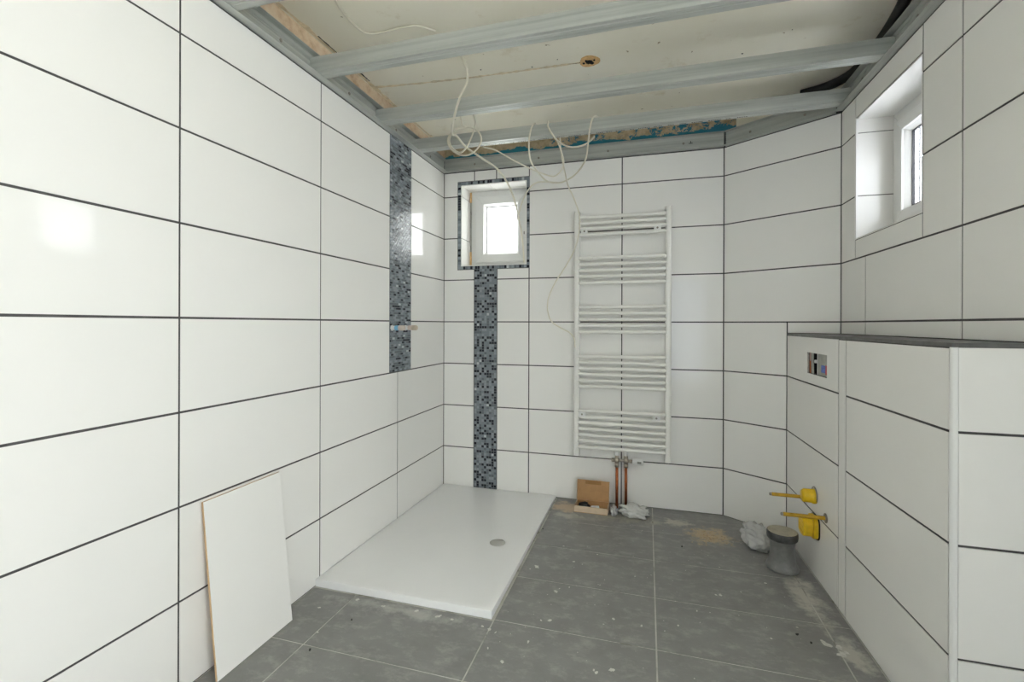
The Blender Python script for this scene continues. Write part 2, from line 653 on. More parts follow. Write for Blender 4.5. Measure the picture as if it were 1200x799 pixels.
# back wall -----------------------------------------------------------------------
WN = (-1.288, -.800, 1.588, 2.170)          # window opening x0 x1 z0 z1
wb = Wall('wall_back', (0, YB), (1, 0), XL, .72, holes=[WN], label='white tiled wall with a window and a narrow mosaic stripe')
BC = [-.782, -.158, .453]
rows(wb, BC, LV)
for j in range(5):
    wb.tile(XL, -1.184, LV[j], LV[j + 1])
    wb.tile(-1.014, -.782, LV[j], LV[j + 1])
MBR = .023
bx0, bx1, bz0, bz1 = WN[0] - MBR, WN[1] + MBR - .002, WN[2] - MBR, WN[3] + MBR
wb.poly(inset([(XL, 1.49), (-1.184, 1.49), (-1.184, bz0), (bx0, bz0), (bx0, 1.79), (XL, 1.79)]))
wb.tile(-1.014, -.782, 1.49, bz0)
wb.tile(XL, bx0, 1.79, 2.09)
wb.poly(inset([(XL, 2.09), (bx0, 2.09), (bx0, bz1), (-1.185, bz1), (-1.185, ZT), (XL, ZT)]))
wb.tile(-1.185, -1.02, bz1, ZT)
wb.tile(-1.02, -.782, bz1, ZT)
mosaic(wb, -1.182, -1.016, .004, bz0, .0184, .0184, seed=9)
mosaic(wb, bx0, WN[0], bz0, bz1, .023, .0184, seed=2, name='mosaic_border')
mosaic(wb, WN[1], bx1, bz0, bz1, .023, .0184, seed=3, name='mosaic_border')
mosaic(wb, WN[0], WN[1], WN[3], bz1, .0184, .023, seed=5, name='mosaic_border')
mosaic(wb, WN[0], WN[1], bz0, WN[2], .0184, .023, seed=6, name='mosaic_border')


def reveal(wall, W, depth, cuts_l, cut_t=None, t=.006):
    """tiles lining a window recess; each its own piece"""
    u0, u1, v0, v1 = W
    cv = [v0 + t] + [c for c in cuts_l if v0 + .03 < c < v1 - .03] + [v1 - t]
    for a, b in zip(cv[:-1], cv[1:]):
        ga = 0 if a == cv[0] else .0022
        gb = 0 if b == cv[-1] else .0022
        wall.part('reveal_tile', MB().box(u0, u0 + t, .001, depth, a + ga, b - gb), M['tile'])
        wall.part('reveal_tile', MB().box(u1 - t, u1, .001, depth, a + ga, b - gb), M['tile'])
    cu = [u0] + ([cut_t] if cut_t is not None else []) + [u1]
    for a, b in zip(cu[:-1], cu[1:]):
        wall.part('reveal_tile', MB().box(a + .002, b - .002, .001, depth, v1 - t, v1), M['tile'])
    wall.part('sill_tile', MB().box(u0, u1, .001, depth, v0, v0 + t), M['tile'])


reveal(wb, WN, .172, [1.79, 2.09], -1.075)
wb.part('old_plaster_band', MB().box(XL, .72, .012, .26, ZW, ZS), M['old_paint'])

# diagonal wall -------------------------------------------------------------------
dl = (PR - PB).length
de = (PR - PB) / dl
wdg = Wall('wall_diagonal', PB, de, 0, dl, label='white tiled diagonal wall between window wall and radiator wall')
dj = (Vector((.7610, 2.9083)) - PB).length
for j in range(len(LV) - 1):
    if LV[j + 1] <= 1.19:
        wdg.tile(0, (BX0 - PB).length if j < 3 else (BX0 - PB).length, LV[j], LV[j + 1])
    else:
        wdg.tile(0, dl, LV[j], LV[j + 1])
wdg.tile((BX0 - PB).length, dl, 1.127, 1.19)
wdg.part('plaster_band', MB().box(-.05, dl + .06, .05, .26, ZW, ZS), M['slab'])

# right wall (local x = 2.771 - Y) --------------------------------------------------
ry = lambda Y: PR.y - Y
RN = (ry(2.605), ry(2.040), 1.582, 2.160)
RW = (ry(.42), ry(-1.22), .32, 2.16)         # unseen wide window, added to light the room from the right
wr = Wall('wall_right', PR, (0, -1), -.30, ry(YREAR), holes=[RN, RW], label='white tiled wall with a deep window recess above the ledge')
c0, c1, c2, c3, c4 = 0, ry(2.605), ry(2.496), ry(2.036), ry(1.814)
for j in range(len(LV) - 1):
    a, b = LV[j], LV[j + 1]
    if b <= 1.19 + 1e-6:
        if a < .89:
            pass
        elif a >= .89:
            a = 1.127
            wr.tile(c0, c2, a, b); wr.tile(c2, c4, a, b)
            wr.tile(c4, ry(1.513), a, b)
    elif b <= 1.49 + 1e-6:
        wr.tile(c0, c2, a, b); wr.tile(c2, c4, a, b)
    else:
        wr.tile(c0, c1, a, b); wr.tile(c3, c4, a, b)
wr.tile(c1, c3, 1.49, RN[2])
wr.tile(c1, c3, RN[3], ZT)
rc = [c4, c4 + .664, c4 + 1.328, c4 + 1.992, c4 + 2.656, c4 + 3.20]
for j in range(len(LV) - 1):
    for i in range(5):
        a = max(rc[i], ry(1.513)) if LV[j] < 1.19 else rc[i]
        b = min(rc[i + 1], ry(YREAR))
        z0, z1 = LV[j], LV[j + 1]
        if z0 < RW[3] and z1 > RW[2] and a < RW[1] and b > RW[0]:      # cut round the added wide window
            if a < RW[0] - .02: wr.tile(a, RW[0], z0, z1)
            if b > RW[1] + .02: wr.tile(RW[1], b, z0, z1)
            p, q = max(a, RW[0]), min(b, RW[1])
            if z0 < RW[2] - .02: wr.tile(p, q, z0, RW[2])
            if z1 > RW[3] + .02: wr.tile(p, q, RW[3], z1)
        else:
            wr.tile(a, b, z0, z1)
reveal(wr, RN, .152, [1.79, 2.09])
reveal(wr, RW, .152, [.59, .89, 1.19, 1.49, 1.79, 2.09])
wr.part('edge_trim', MB().box(RN[0] - .002, RN[0] + .012, -.002, .006, RN[2], RN[3]), M['white_plastic'])
wr.part('plaster_band', MB().box(-.30, ry(YREAR), .072, .26, ZW, ZS), M['plaster'])

# rear wall behind the camera; its glazed door is added to let in daylight --------------------------------
rw = MB()
DX0, DX1, DZ = .16, .94, 2.05
rw.box(XL - .25, DX0, YREAR - .2, YREAR, 0, ZS)
rw.box(DX1, XR + .25, YREAR - .2, YREAR, 0, ZS)
rw.box(DX0, DX1, YREAR - .2, YREAR, DZ, ZS)
rwo = rw.build('wall_rear', M['plastic']); rwo['kind'] = 'structure'
dr1 = empty('added_door_1', (DX0, YREAR - .10, 0)); dr1['kind'] = 'structure'; dr1['label'] = 'unseen glazed white door added in the rear wall for daylight'
dwid = DX1 - DX0
leaf = MB()
for q in ((.002, .10, .006, DZ - .002), (dwid - .10, dwid - .002, .006, DZ - .002), (.10, dwid - .10, .006, .30), (.10, dwid - .10, DZ - .14, DZ - .002)):
    leaf.box(q[0], q[1], -.02, .02, q[2], q[3])
leaf.build('door_leaf', M['plastic'], dr1)
MB().box(.10, dwid - .10, -.004, .004, .30, DZ - .14).build('door_pane', M['tinted'], dr1)
dh = MB().box(.045, .075, .02, .026, .95, 1.15)
dh.tube([(.06, .026, 1.07), (.06, .06, 1.07), (.10, .065, 1.07), (.18, .065, 1.07)], .008, 8)
dh.build('door_handle', M['chrome'], dr1)

# boxed-in half wall ----------------------------------------------------------------
be = (BX1 - BX0); bl = be.length; be = be / bl
HOLE = (.316, .562, .940, 1.041)            # flush-plate opening in local u, v
LEDGE = 1.127
bw = Wall('wall_boxing', BX0, be, 0.0, bl - .012, holes=[HOLE], thick=.09, top=LEDGE - .012,
          label='white tiled half wall boxing in the cistern, with a grey ledge')
sj0, sj1 = 2.917 - 2.233, 2.917 - 2.163     # the narrow upright strip
blv = [0, .29, .59, .89, LEDGE - .012]
for j in range(4):
    if j == 3:
        g = G / 2
        mbt = MB()
        u0, u1, v0, v1 = g, sj0 - g, blv[3] + g, blv[4] - .001
        for (a, b, c, d) in ((u0, HOLE[0], v0, v1), (HOLE[1], u1, v0, v1), (HOLE[0], HOLE[1], v0, HOLE[2]), (HOLE[0], HOLE[1], HOLE[3], v1)):
            mbt.box(a, b, 0, .008, c, d)
        bw.part('tile', mbt, M['tile'])
    else:
        bw.tile(0, sj0, blv[j], blv[j + 1])
    bw.tile(sj1, bl - .012, blv[j], blv[j + 1])
bw.tile(sj0, sj1, 0, blv[4], name='strip_tile')
# end face of the boxing, turned to the added rear door
ez = BX1.y
endf = MB()
core = MB().prism([(BX1.x + .004, ez + .004), (XR - .0005, ez + .004), (XR - .0005, ez + .10), (BX1.x + .004, ez + .10)], 'z', 0, LEDGE - .012)
eo = core.build('end_core', M['grout']); eo.parent = bw.o
inv = bw.o.matrix_basis.inverted()
bpy.context.view_layer.update()
binv = bw.o.matrix_world.inverted()
eo.matrix_parent_inverse = binv
for j in range(4):
    t = MB().box(BX1.x + .014, XR - .001, ez, ez + .007, blv[j] + G / 2, blv[j + 1] - (G / 2 if j < 3 else .001)).build('tile', M['tile'])
    t.parent = bw.o; t.matrix_parent_inverse = binv
# rounded white trim on the outer corner
tr = MB()
arc = [(BX1.x + .013 - .013 * math.cos(a), ez + .013 - .013 * math.sin(a)) for a in [i * math.pi / 16 for i in range(9)]]
tr.prism([(BX1.x + .013, ez + .013)] + arc, 'z', 0, LEDGE - .012)
to = tr.build('corner_trim', M['white_plastic']); to.parent = bw.o; to.matrix_parent_inverse = binv
# ledge
nrm = Vector((-be.y, be.x))
lp = [(BX1.x - .002, BX1.y - .002), (XR - .001, BX1.y - .002), (XR - .001, PR.y - .002), (BX0.x - .003, BX0.y - .003)]
lo_ = MB().prism(lp, 'z', LEDGE - .012, LEDGE).build('ledge', M['ledge']); lo_.parent = bw.o; lo_.matrix_parent_inverse = binv


# ------------------------------------------------------------------ windows
def frame_ring(mb, u0, u1, v0, v1, wd_, y0, y1, mi=0):
    """four mitred bars"""
    a = [(u0, v0), (u1, v0), (u1, v1), (u0, v1)]
    b = [(u0 + wd_, v0 + wd_), (u1 - wd_, v0 + wd_), (u1 - wd_, v1 - wd_), (u0 + wd_, v1 - wd_)]
    for i in range(4):
        j = (i + 1) % 4
        q = [a[i], a[j], b[j], b[i]]
        vs_ = [(p[0], y0, p[1]) for p in q] + [(p[0], y1, p[1]) for p in q]
        mb.add(vs_, [(0, 1, 2, 3), (7, 6, 5, 4), (0, 4, 5, 1), (1, 5, 6, 2), (2, 6, 7, 3), (3, 7, 4, 0)], mi)
    return mb


def bevel_ring(mb, u0, u1, v0, v1, wd_, y0, y1):
    """sloping glazing bead from y0 at the outside to y1 at the glass"""
    a = [(u0, v0), (u1, v0), (u1, v1), (u0, v1)]
    b = [(u0 + wd_, v0 + wd_), (u1 - wd_, v0 + wd_), (u1 - wd_, v1 - wd_), (u0 + wd_, v1 - wd_)]
    for i in range(4):
        j = (i + 1) % 4
        vs_ = [(*a[i], y0), (*a[j], y0), (*b[j], y1), (*b[i], y1), (*a[i], y1 + .012), (*a[j], y1 + .012), (*b[j], y1 + .012), (*b[i], y1 + .012)]
        vs_ = [(p[0], p[2], p[1]) for p in vs_]
        mb.add(vs_, [(0, 1, 2, 3), (7, 6, 5, 4), (0, 4, 5, 1), (1, 5, 6, 2), (2, 6, 7, 3), (3, 7, 4, 0)])
    return mb


def window(name, wall, W, depth, fw, sw, label, pane, glass_l=0.0):
    """outer frame, opening sash, bead, gasket, pane; opening W in wall coordinates"""
    u0, u1, v0, v1 = W
    root = empty(name, wall.o.location, wall.ang)
    root['kind'] = 'structure'; root['label'] = label
    t = .006
    u0 += t; u1 -= t; v0 += t; v1 -= t
    bevel(frame_ring(MB(), u0, u1, v0, v1, fw, depth, depth + .07).build('window_frame', M['plastic'], root), .003)
    a = fw - .006
    bevel(frame_ring(MB(), u0 + a, u1 - a, v0 + a, v1 - a, sw, depth - .014, depth + .055).build('sash', M['plastic'], root), .004)
    b = a + sw - .001
    bevel_ring(MB(), u0 + b, u1 - b, v0 + b, v1 - b, .016, depth - .006, depth + .022).build('glazing_bead', M['plastic'], root)
    c = b + .014
    frame_ring(MB(), u0 + c, u1 - c, v0 + c, v1 - c, .005, depth + .020, depth + .030).build('gasket', M['gasket'], root)
    MB().box(u0 + b, u1 - b, depth + .026, depth + .030, v0 + b, v1 - b).build('pane', M[pane], root)
    return root


w1 = window('window_1', wb, (WN[0] + .012, WN[1], WN[2], WN[3]), .168, .044, .062, 'small white framed window inside the mosaic border', 'glass')
# foam left showing in the joint beside the frame, and the handle plate
MB().box(WN[0] + .006, WN[0] + .018, .160, .172, 2.085, 2.160).build('foam_joint', M['foam'], w1)
MB().box(WN[0] + .006, WN[0] + .018, .160, .172, 1.596, 1.715).build('foam_joint', M['foam'], w1)
MB().box(WN[0] + .006, WN[0] + .018, .164, .176, 1.715, 2.085).build('grey_joint', M['grey_panel'], w1)
hp = MB().box(-.868, -.842, .144, .154, 1.80, 1.87)
bevel(hp.build('handle_plate', M['plastic'], w1), .004)
MB().box(-.858, -.852, .138, .146, 1.825, 1.845).build('spindle', M['steel'], w1)
w2 = window('window_2', wr, RN, .150, .058, .050, 'deep set white window with patterned glass above the ledge', 'frosted')
w3 = window('added_window_3', wr, RW, .150, .058, .050, 'unseen wide white window added in the right wall for daylight', 'glass')
MB().box(RN[0] + .006, RN[0] + .016, .142, .152, 1.588, 1.64).build('foam_joint', M['foam'], w2)


# ------------------------------------------------------------------ steel ceiling framing
def channel_mb(length, web, fl_, t=.0014):
    """U channel: web upright on the wall (y=0), flanges towards -y at bottom and top, along x"""
    mb = MB()
    mb.box(0, length, -t, 0, 0, web)
    mb.box(0, length, -fl_, -t, 0, t)
    mb.box(0, length, -fl_ * .80, -t, web - t, web)
    for z in (.020, .030, web - .030, web - .020):          # pressed ribs
        mb.box(0, length, -t - .0022, -t, z - .002, z + .002)
    return mb


def channel(wall, u0, u1, label, y=-.002, web=.088, fl_=.040, dz=0.0):
    root = empty('wall_channel')
    o = channel_mb(u1 - u0, web, fl_).build('channel', M['galv'], root)
    mt = wall.o.matrix_world @ Matrix.Translation((u0, y, 2.2675 + dz))
    root.matrix_world = mt
    tag(root, label, 'steel channel', 'steel channels along the wall tops')
    n = max(2, int((u1 - u0) / .45))
    for k in range(n):
        x = (k + .5) * (u1 - u0) / n
        MB().lathe([(0.0, -.004), (.006, -.0035), (.0075, -.0018), (.0075, .0)], (x, -.0014, .045), 12,
                   M3=Matrix.Rotation(-math.pi / 2, 3, 'X')).build('screw', M['steel'], root)
    return root


bpy.context.view_layer.update()
# the channels stand on the tile tops, their web against the wall core
CH_L = channel(wl, YREAR + .02, YB - .002, 'long galvanised steel channel above the wall with the brick mosaic stripe', y=.0015)
CH_B = channel(wb, XL + .003, .451, 'galvanised steel channel below the blue-stained plaster band', y=.0015, dz=.0018)
CH_D = channel(wdg, .012, dl - .025, 'short galvanised steel channel on top of the diagonal wall', y=.0015)
CH_R = channel(wr, .012, ry(YREAR) - .02, 'galvanised steel channel above the wall with the deep window recess', y=.0015)
# stamped slot shape in the back channel
st = MB()
for (a, b, c, d) in ((.248, .272, .040, .044), (.248, .272, .056, .060), (.258, .262, .044, .056)):
    st.box(a + 1.417, b + 1.417, -.0026, -.0012, c, d)
st.build('stamped_slot', M['ink'], CH_B)


def batten(y0, x0, x1, label, print_marks=False, h=.066, w=.062):
    """ribbed C profile, closed face down, open at the top, running across the room"""
    root = empty('ceiling_profile', (x0, y0, 2.270))
    L = x1 - x0; t = .0014
    mb = MB()
    # underside with three pressed grooves
    prof = [0, .016, .018, .021, .023, .029, .031, .034, .036, w - .016, w]
    hz = [0, 0, .002, .002, 0, 0, .002, .002, 0, 0, 0]
    pts = [(a, b) for a, b in zip(prof, hz)] + [(a, b + t) for a, b in zip(prof[::-1], hz[::-1])]
    for i in range(len(prof) - 1):
        mb.prism([(prof[i], hz[i]), (prof[i + 1], hz[i + 1]), (prof[i + 1], hz[i + 1] + t), (prof[i], hz[i] + t)], 'x', 0, L)
    mb.build('underside', M['galv'], root)
    for s in (0, 1):
        y = 0 if s == 0 else w - t
        sd = MB().box(0, L, y, y + t, t, h)
        for z in (.018, .048):
            yy = y - .0012 if s == 0 else y + t
            sd.box(0, L, yy, yy + .0012, z - .002, z + .002)
        sd.build('side', M['galv'], root)
        yl = t if s == 0 else w - t - .008
        MB().box(0, L, yl, yl + .008, h - t, h).build('lip', M['galv'], root)
    if print_marks:
        rnd = random.Random(8); mb = MB(); x = .42
        while x < L - .5:
            for k in range(rnd.randint(3, 7)):
                wd_ = rnd.uniform(.004, .009)
                mb.box(x, x + wd_, w - .013, w - .007, -.0006, .0001)
                x += wd_ + .003
            x += rnd.uniform(.015, .03)
        mb.build('printed_line', M['ink'], root)['kind'] = 'stuff'
    tag(root, label, 'ceiling profile', 'steel profiles across the old ceiling')
    return root


PX0, PX1 = XL + .001, XR - .001
batten(1.245, PX0, PX1, 'galvanised steel ceiling profile, fourth from the wall with the towel radiator')
batten(1.715, PX0, PX1, 'galvanised steel ceiling profile touching the thin cable lying on the old ceiling')
batten(2.230, PX0, PX1, 'galvanised steel ceiling profile directly below the round tan patch')
batten(2.652, PX0, PX1, 'galvanised steel ceiling profile with the coiled cable hung over it and a printed line', True)
# hanging straps that fix each profile to the slab (hidden on top of the profiles)

# ------------------------------------------------------------------ old ceiling features
pt = MB()
rnd = random.Random(3)
ring = []
for k in range(36):
    a = 2 * math.pi * k / 36
    rr = .048 * (1 + .06 * math.sin(3 * a + 1) + rnd.uniform(-.03, .03))
    ring.append((-.271 + rr * math.cos(a), 2.2805 - .004 + rr * .95 * math.sin(a)))
pt.prism(ring, 'z', ZS - .004, ZS + .001)
patch = pt.build('round_patch', M['foam'], ce)
hl = MB()
for (cx, cy, r0) in ((-.275, 2.276, .016), (-.262, 2.288, .010), (-.285, 2.266, .009), (-.248, 2.266, .005), (-.300, 2.282, .006)):
    pts = []
    for k in range(14):
        a = 2 * math.pi * k / 14; rr = r0 * rnd.uniform(.6, 1.2)
        pts.append((cx + rr * math.cos(a), cy + rr * math.sin(a)))
    hl.prism(pts, 'z', ZS - .007, ZS - .003)
hl.build('torn_hole', M['dark'], patch)


def chase(pts, wd_, seed, mt, name):
    """ragged strip of filler on the slab"""
    rnd = random.Random(seed)
    P = spline([(p[0], p[1], 0) for p in pts], 14)
    mb = MB(); L = []; R = []
    for i, p in enumerate(P):
        t = (P[min(i + 1, len(P) - 1)] - P[max(i - 1, 0)]).normalized(); n = Vector((-t.y, t.x, 0))
        ww = wd_ * rnd.uniform(.4, 1.3)
        L.append(p + n * ww); R.append(p - n * ww * rnd.uniform(.6, 1.3))
    vs_ = [(q.x, q.y, ZS - .0015) for q in L] + [(q.x, q.y, ZS - .0015) for q in R] + [(q.x, q.y, ZS + .001) for q in L] + [(q.x, q.y, ZS + .001) for q in R]
    n = len(P); fs = []
    for i in range(n - 1):
        fs += [(i, i + 1, n + i + 1, n + i), (i, 2 * n + i, 2 * n + i + 1, i + 1), (n + i, n + i + 1, 3 * n + i + 1, 3 * n + i)]
    mb.add(vs_, fs)
    return mb.build(name, mt, ce)


chase([(-1.42, 2.215), (-1.1, 2.247), (-.86, 2.262), (-.6, 2.272), (-.32, 2.278)], .008, 5, M['filler'], 'filled_chase')
chase([(-.93, 2.257), (-.90, 2.260), (-.86, 2.262)], .003, 6, M['sand'], 'chase_gap')
chase([(-.355, 2.278), (-.33, 2.278), (-.31, 2.278)], .003, 7, M['chip'], 'chase_gap')
chase([(-1.42, 1.4), (-1.415, 1.9), (-1.42, 2.4), (-1.415, 3.0)], .010, 11, M['filler'], 'edge_crack')
chase([(-1.407, 1.75), (-1.407, 1.95), (-1.405, 2.15)], .003, 12, M['chip'], 'edge_crack')
sp = MB()
for k in range(20):
    cx, cy = rnd.uniform(-1.2, .8), rnd.uniform(1.35, 2.95)
    r0 = rnd.uniform(.002, .005)
    sp.prism([(cx + r0 * rnd.uniform(.5, 1.2) * math.cos(a * .9), cy + r0 * rnd.uniform(.5, 1.2) * math.sin(a * .9)) for a in range(7)], 'z', ZS - .002, ZS + .001)
spo = sp.build('nail_holes', M['chip'], ce); spo['kind'] = 'stuff'

# ------------------------------------------------------------------ cables
CB = {
    'A': [(-0.849, 2.050, 2.447), (-0.830, 2.080, 2.386), (-0.846, 2.120, 2.347), (-0.903, 2.170, 2.303), (-0.985, 2.285, 2.258), (-1.075, 2.470, 2.262), (-1.085, 2.560, 2.285), (-1.051, 2.620, 2.240), (-0.973, 2.660, 2.184), (-0.905, 2.750, 2.145), (-0.878, 2.860, 2.107), (-0.853, 2.970, 2.020), (-0.839, 3.070, 1.882), (-0.836, 3.150, 1.751), (-0.837, 3.200, 1.612)],
    'coil': [(-1.067, 2.600, 2.447), (-1.076, 2.600, 2.414), (-1.060, 2.600, 2.356), (-1.049, 2.60, 2.354), (-1.115, 2.600, 2.342), (-1.157, 2.600, 2.295), (-1.148, 2.600, 2.242), (-1.098, 2.600, 2.196), (-1.038, 2.600, 2.180), (-0.988, 2.610, 2.204), (-0.953, 2.620, 2.260), (-0.964, 2.620, 2.312), (-1.004, 2.610, 2.343), (-1.054, 2.610, 2.350), (-1.116, 2.590, 2.327), (-1.144, 2.590, 2.279), (-1.127, 2.590, 2.231), (-1.087, 2.610, 2.205), (-1.045, 2.605, 2.224), (-1.009, 2.610, 2.293), (-0.988, 2.610, 2.357), (-0.991, 2.605, 2.406), (-1.011, 2.600, 2.447)],
    'strand': [(-0.945, 2.632, 2.232), (-0.869, 2.640, 2.208), (-0.769, 2.660, 2.149), (-0.669, 2.720, 2.104), (-0.582, 2.750, 2.070), (-0.530, 2.750, 2.060), (-0.487, 2.740, 2.094), (-0.477, 2.740, 2.144), (-0.502, 2.740, 2.227), (-0.521, 2.732, 2.275), (-.535, 2.724, 2.325), (-.545, 2.706, 2.344), (-.56, 2.690, 2.31)],
    'loop3': [(-0.66, 2.695, 2.290), (-0.645, 2.675, 2.328), (-0.630, 2.648, 2.342), (-0.647, 2.635, 2.316), (-0.660, 2.630, 2.249), (-0.660, 2.630, 2.170), (-0.652, 2.650, 2.120), (-0.633, 2.700, 2.089), (-0.592, 2.800, 2.050), (-0.538, 2.850, 2.047), (-0.485, 2.850, 2.056), (-0.412, 2.820, 2.087), (-0.348, 2.720, 2.125), (-0.322, 2.635, 2.178), (-0.312, 2.630, 2.259), (-0.299, 2.635, 2.319), (-0.281, 2.650, 2.344), (-.262, 2.68, 2.33), (-.24, 2.695, 2.29)],
    'loop4': [(-.585, 2.690, 2.290), (-.565, 2.672, 2.330), (-0.550, 2.648, 2.342), (-0.551, 2.635, 2.314), (-0.529, 2.630, 2.269), (-0.485, 2.625, 2.211), (-0.418, 2.635, 2.178), (-0.352, 2.645, 2.185), (-0.312, 2.660, 2.212), (-0.290, 2.680, 2.242)],
    'long': [(-.515, 2.692, 2.31), (-.50, 2.706, 2.344), (-.50, 2.726, 2.320), (-0.497, 2.770, 2.197), (-0.482, 2.800, 2.103), (-0.469, 2.850, 2.028), (-0.440, 2.900, 1.960), (-0.415, 2.950, 1.875), (-0.413, 2.970, 1.798), (-0.436, 2.980, 1.681), (-0.492, 2.990, 1.570), (-0.572, 3.000, 1.451), (-0.622, 3.020, 1.353), (-0.632, 3.030, 1.275), (-0.609, 3.040, 1.196), (-0.546, 3.040, 1.151), (-0.482, 3.030, 1.118), (-0.450, 3.000, 1.080), (-0.443, 2.990, 1.026)],
    'wind': [(-0.535, 2.905, 2.064), (-0.624, 2.960, 2.093), (-0.710, 3.030, 2.116), (-0.776, 3.080, 2.090), (-0.829, 3.100, 2.006), (-0.870, 3.130, 1.897)],
}
CL = {
    'A': ('thick cream cable hanging from the ceiling and ending in the mosaic-bordered window', .0062),
    'coil': ('cream cable coiled in a double ring over the ceiling profile', .0050),
    'strand': ('cream cable strand sagging from the coil towards the radiator', .0042),
    'loop3': ('cream cable hanging in a wide deep loop beneath the ceiling profile', .0048),
    'loop4': ('short cream cable hooked over the ceiling profile, its loose end curling up', .0050),
    'long': ('long thin cream cable dangling down past the towel radiator', .0042),
    'wind': ('short cream cable end drooping in front of the small window', .0045),
}
for k, pts in CB.items():
    o = MB().tube(spline(pts, 8), CL[k][1], 7).build('cable', M['cable'])
    tag(o, CL[k][0], 'cable', 'loose cables hanging from the ceiling')
sl = [(-1.144, 1.463), (-1.181, 1.570), (-1.196, 1.634), (-1.202, 1.716), (-1.188, 1.777), (-1.143, 1.799), (-1.073, 1.795), (-1.014, 1.793), (-0.959, 1.797), (-0.919, 1.820), (-0.887, 1.854)]
o = MB().tube(spline([(x, y - .0, ZS - .0055) for x, y in [(-1.10, 1.36)] + sl], 8), .0050, 8).build('cable', M['cable'])
tag(o, 'thin cream cable lying curved along the old ceiling', 'cable')
cd = [(.80, 2.872, 2.428), (.868, 2.836, 2.426), (.925, 2.79, 2.426), (.955, 2.75, 2.426), (.978, 2.68, 2.426), (.985, 2.545, 2.426), (.980, 2.366, 2.426), (.962, 2.209, 2.426), (.945, 2.09, 2.426), (.94, 1.8, 2.426), (.95, 1.2, 2.426)]
cdo = MB().tube(spline(cd, 8), .0225, 14).build('black_conduit', M['conduit'])
tag(cdo, 'thick black conduit curving along the ceiling above the deep window', 'conduit')

# ------------------------------------------------------------------ shower tray
tx0, tx1, ty0, ty1 = XL + .003, -.588, 1.757, YB - .002
zf, zb = .034, .014
tray = empty('shower_tray', ((tx0 + tx1) / 2, (ty0 + ty1) / 2, 0))
tag(tray, 'flat white rectangular shower tray on the floor below the mosaic stripes', 'shower tray')
cxm, cym = (tx0 + tx1) / 2, (ty0 + ty1) / 2
bm = bmesh.new()
N, K = 24, 36
dcx, dcy = -.755, 2.347
grid = {}


def top_z(x, y):
    z = zf + (zb - zf) * (y - ty0) / (ty1 - ty0)
    e = min(x - tx0, tx1 - x, y - ty0, ty1 - y)
    z -= .0035 * min(1, max(0, (e - .02) / .05))
    d = math.hypot(x - dcx, y - dcy)
    z -= .003 * max(0, 1 - d / .16) ** 2
    return z


for i in range(N + 1):
    for j in range(K + 1):
        x = tx0 + (tx1 - tx0) * i / N; y = ty0 + (ty1 - ty0) * j / K
        grid[i, j] = bm.verts.new((x - cxm, y - cym, top_z(x, y)))
for i in range(N):
    for j in range(K):
        f = bm.faces.new((grid[i, j], grid[i + 1, j], grid[i + 1, j + 1], grid[i, j + 1])); f.smooth = True
edge = [grid[i, 0] for i in range(N)] + [grid[N, j] for j in range(K)] + [grid[i, K] for i in range(N, 0, -1)] + [grid[0, j] for j in range(K, 0, -1)]
bot = [bm.verts.new((v.co.x, v.co.y, .001)) for v in edge]
for i in range(len(edge)):
    j = (i + 1) % len(edge)
    bm.faces.new((bot[i], bot[j], edge[j], edge[i]))
bm.faces.new(bot[::-1])
bmesh.ops.recalc_face_normals(bm, faces=bm.faces)
me = bpy.data.meshes.new('basin'); bm.to_mesh(me); bm.free(); me.materials.append(M['tray'])
bo = bpy.data.objects.new('basin', me); COL.objects.link(bo); bo.parent = tray
bevel(bo, .003, 2)
zd = top_z(dcx, dcy)
dr = MB().lathe([(.052, zd - .004), (.052, zd + .0015), (.047, zd + .0022), (.045, zd + .0005), (.045, zd - .003)], (dcx - cxm, dcy - cym, 0), 32).build('drain_ring', M['tray'], tray)
dc = MB().lathe([(.0, zd + .0026), (.030, zd + .0026), (.041, zd + .0020), (.0425, zd + .0005), (.0425, zd - .003)], (dcx - cxm, dcy - cym, 0), 32).build('drain_cover', M['drain'], tray)

# ------------------------------------------------------------------ towel radiator
RZ0, RZ1 = .317, 1.908
rad = empty('towel_radiator', (-.157, 3.06, RZ0))
tag(rad, 'white ladder towel radiator mounted on the tiled wall', 'radiator')
for sx in (-.2835, .2835):
    prof = [(-.0185, .018), (-.0185, -.006), (-.014, -.015), (-.006, -.019), (.006, -.019), (.014, -.015), (.0185, -.006), (.0185, .018)]
    up_ = MB().prism([(sx + a, b - .004) for a, b in prof], 'z', 0, RZ1 - RZ0).build('upright', M['white_metal'], rad)
    bevel(up_, .0015)
    MB().lathe([(0, .0035), (.006, .003), (.0075, 0)], (sx, -.004, RZ1 - RZ0), 12).build('plug', M['steel'], up_)
bars = [1.867, 1.831, 1.795, 1.755] + [1.603 - .0398 * i for i in range(5)] + [1.286 - .0399 * i for i in range(5)] + \
       [.967 - .039 * i for i in range(6)] + [.613 - .0393 * i for i in range(7)]
bar0 = MB().tube([(-.268, -.012, 0), (-.26, -.016, 0), (.26, -.016, 0), (.268, -.012, 0)], .0118, 12).build('bar', M['white_metal'], rad)
bar0.location.z = bars[0] - RZ0
for z in bars[1:]:
    b_ = bar0.copy(); COL.objects.link(b_); b_.parent = rad; b_.location.z = z - RZ0
for (bx, bz) in ((-.234, 1.775), (.218, 1.775), (-.246, .592), (.215, .592)):
    br = MB().cyl((bx, .062, bz - RZ0), (bx, -.022, bz - RZ0), .0105, 14).build('bracket', M['white_metal'], rad)
    MB().box(bx - .021, bx + .021, -.031, -.020, bz - RZ0 - .013, bz - RZ0 + .013).build('bracket_clip', M['white_plastic'], br)
    MB().cyl((bx, -.0335, bz - RZ0), (bx, -.030, bz - RZ0), .006, 12).build('screw', M['steel'], br)

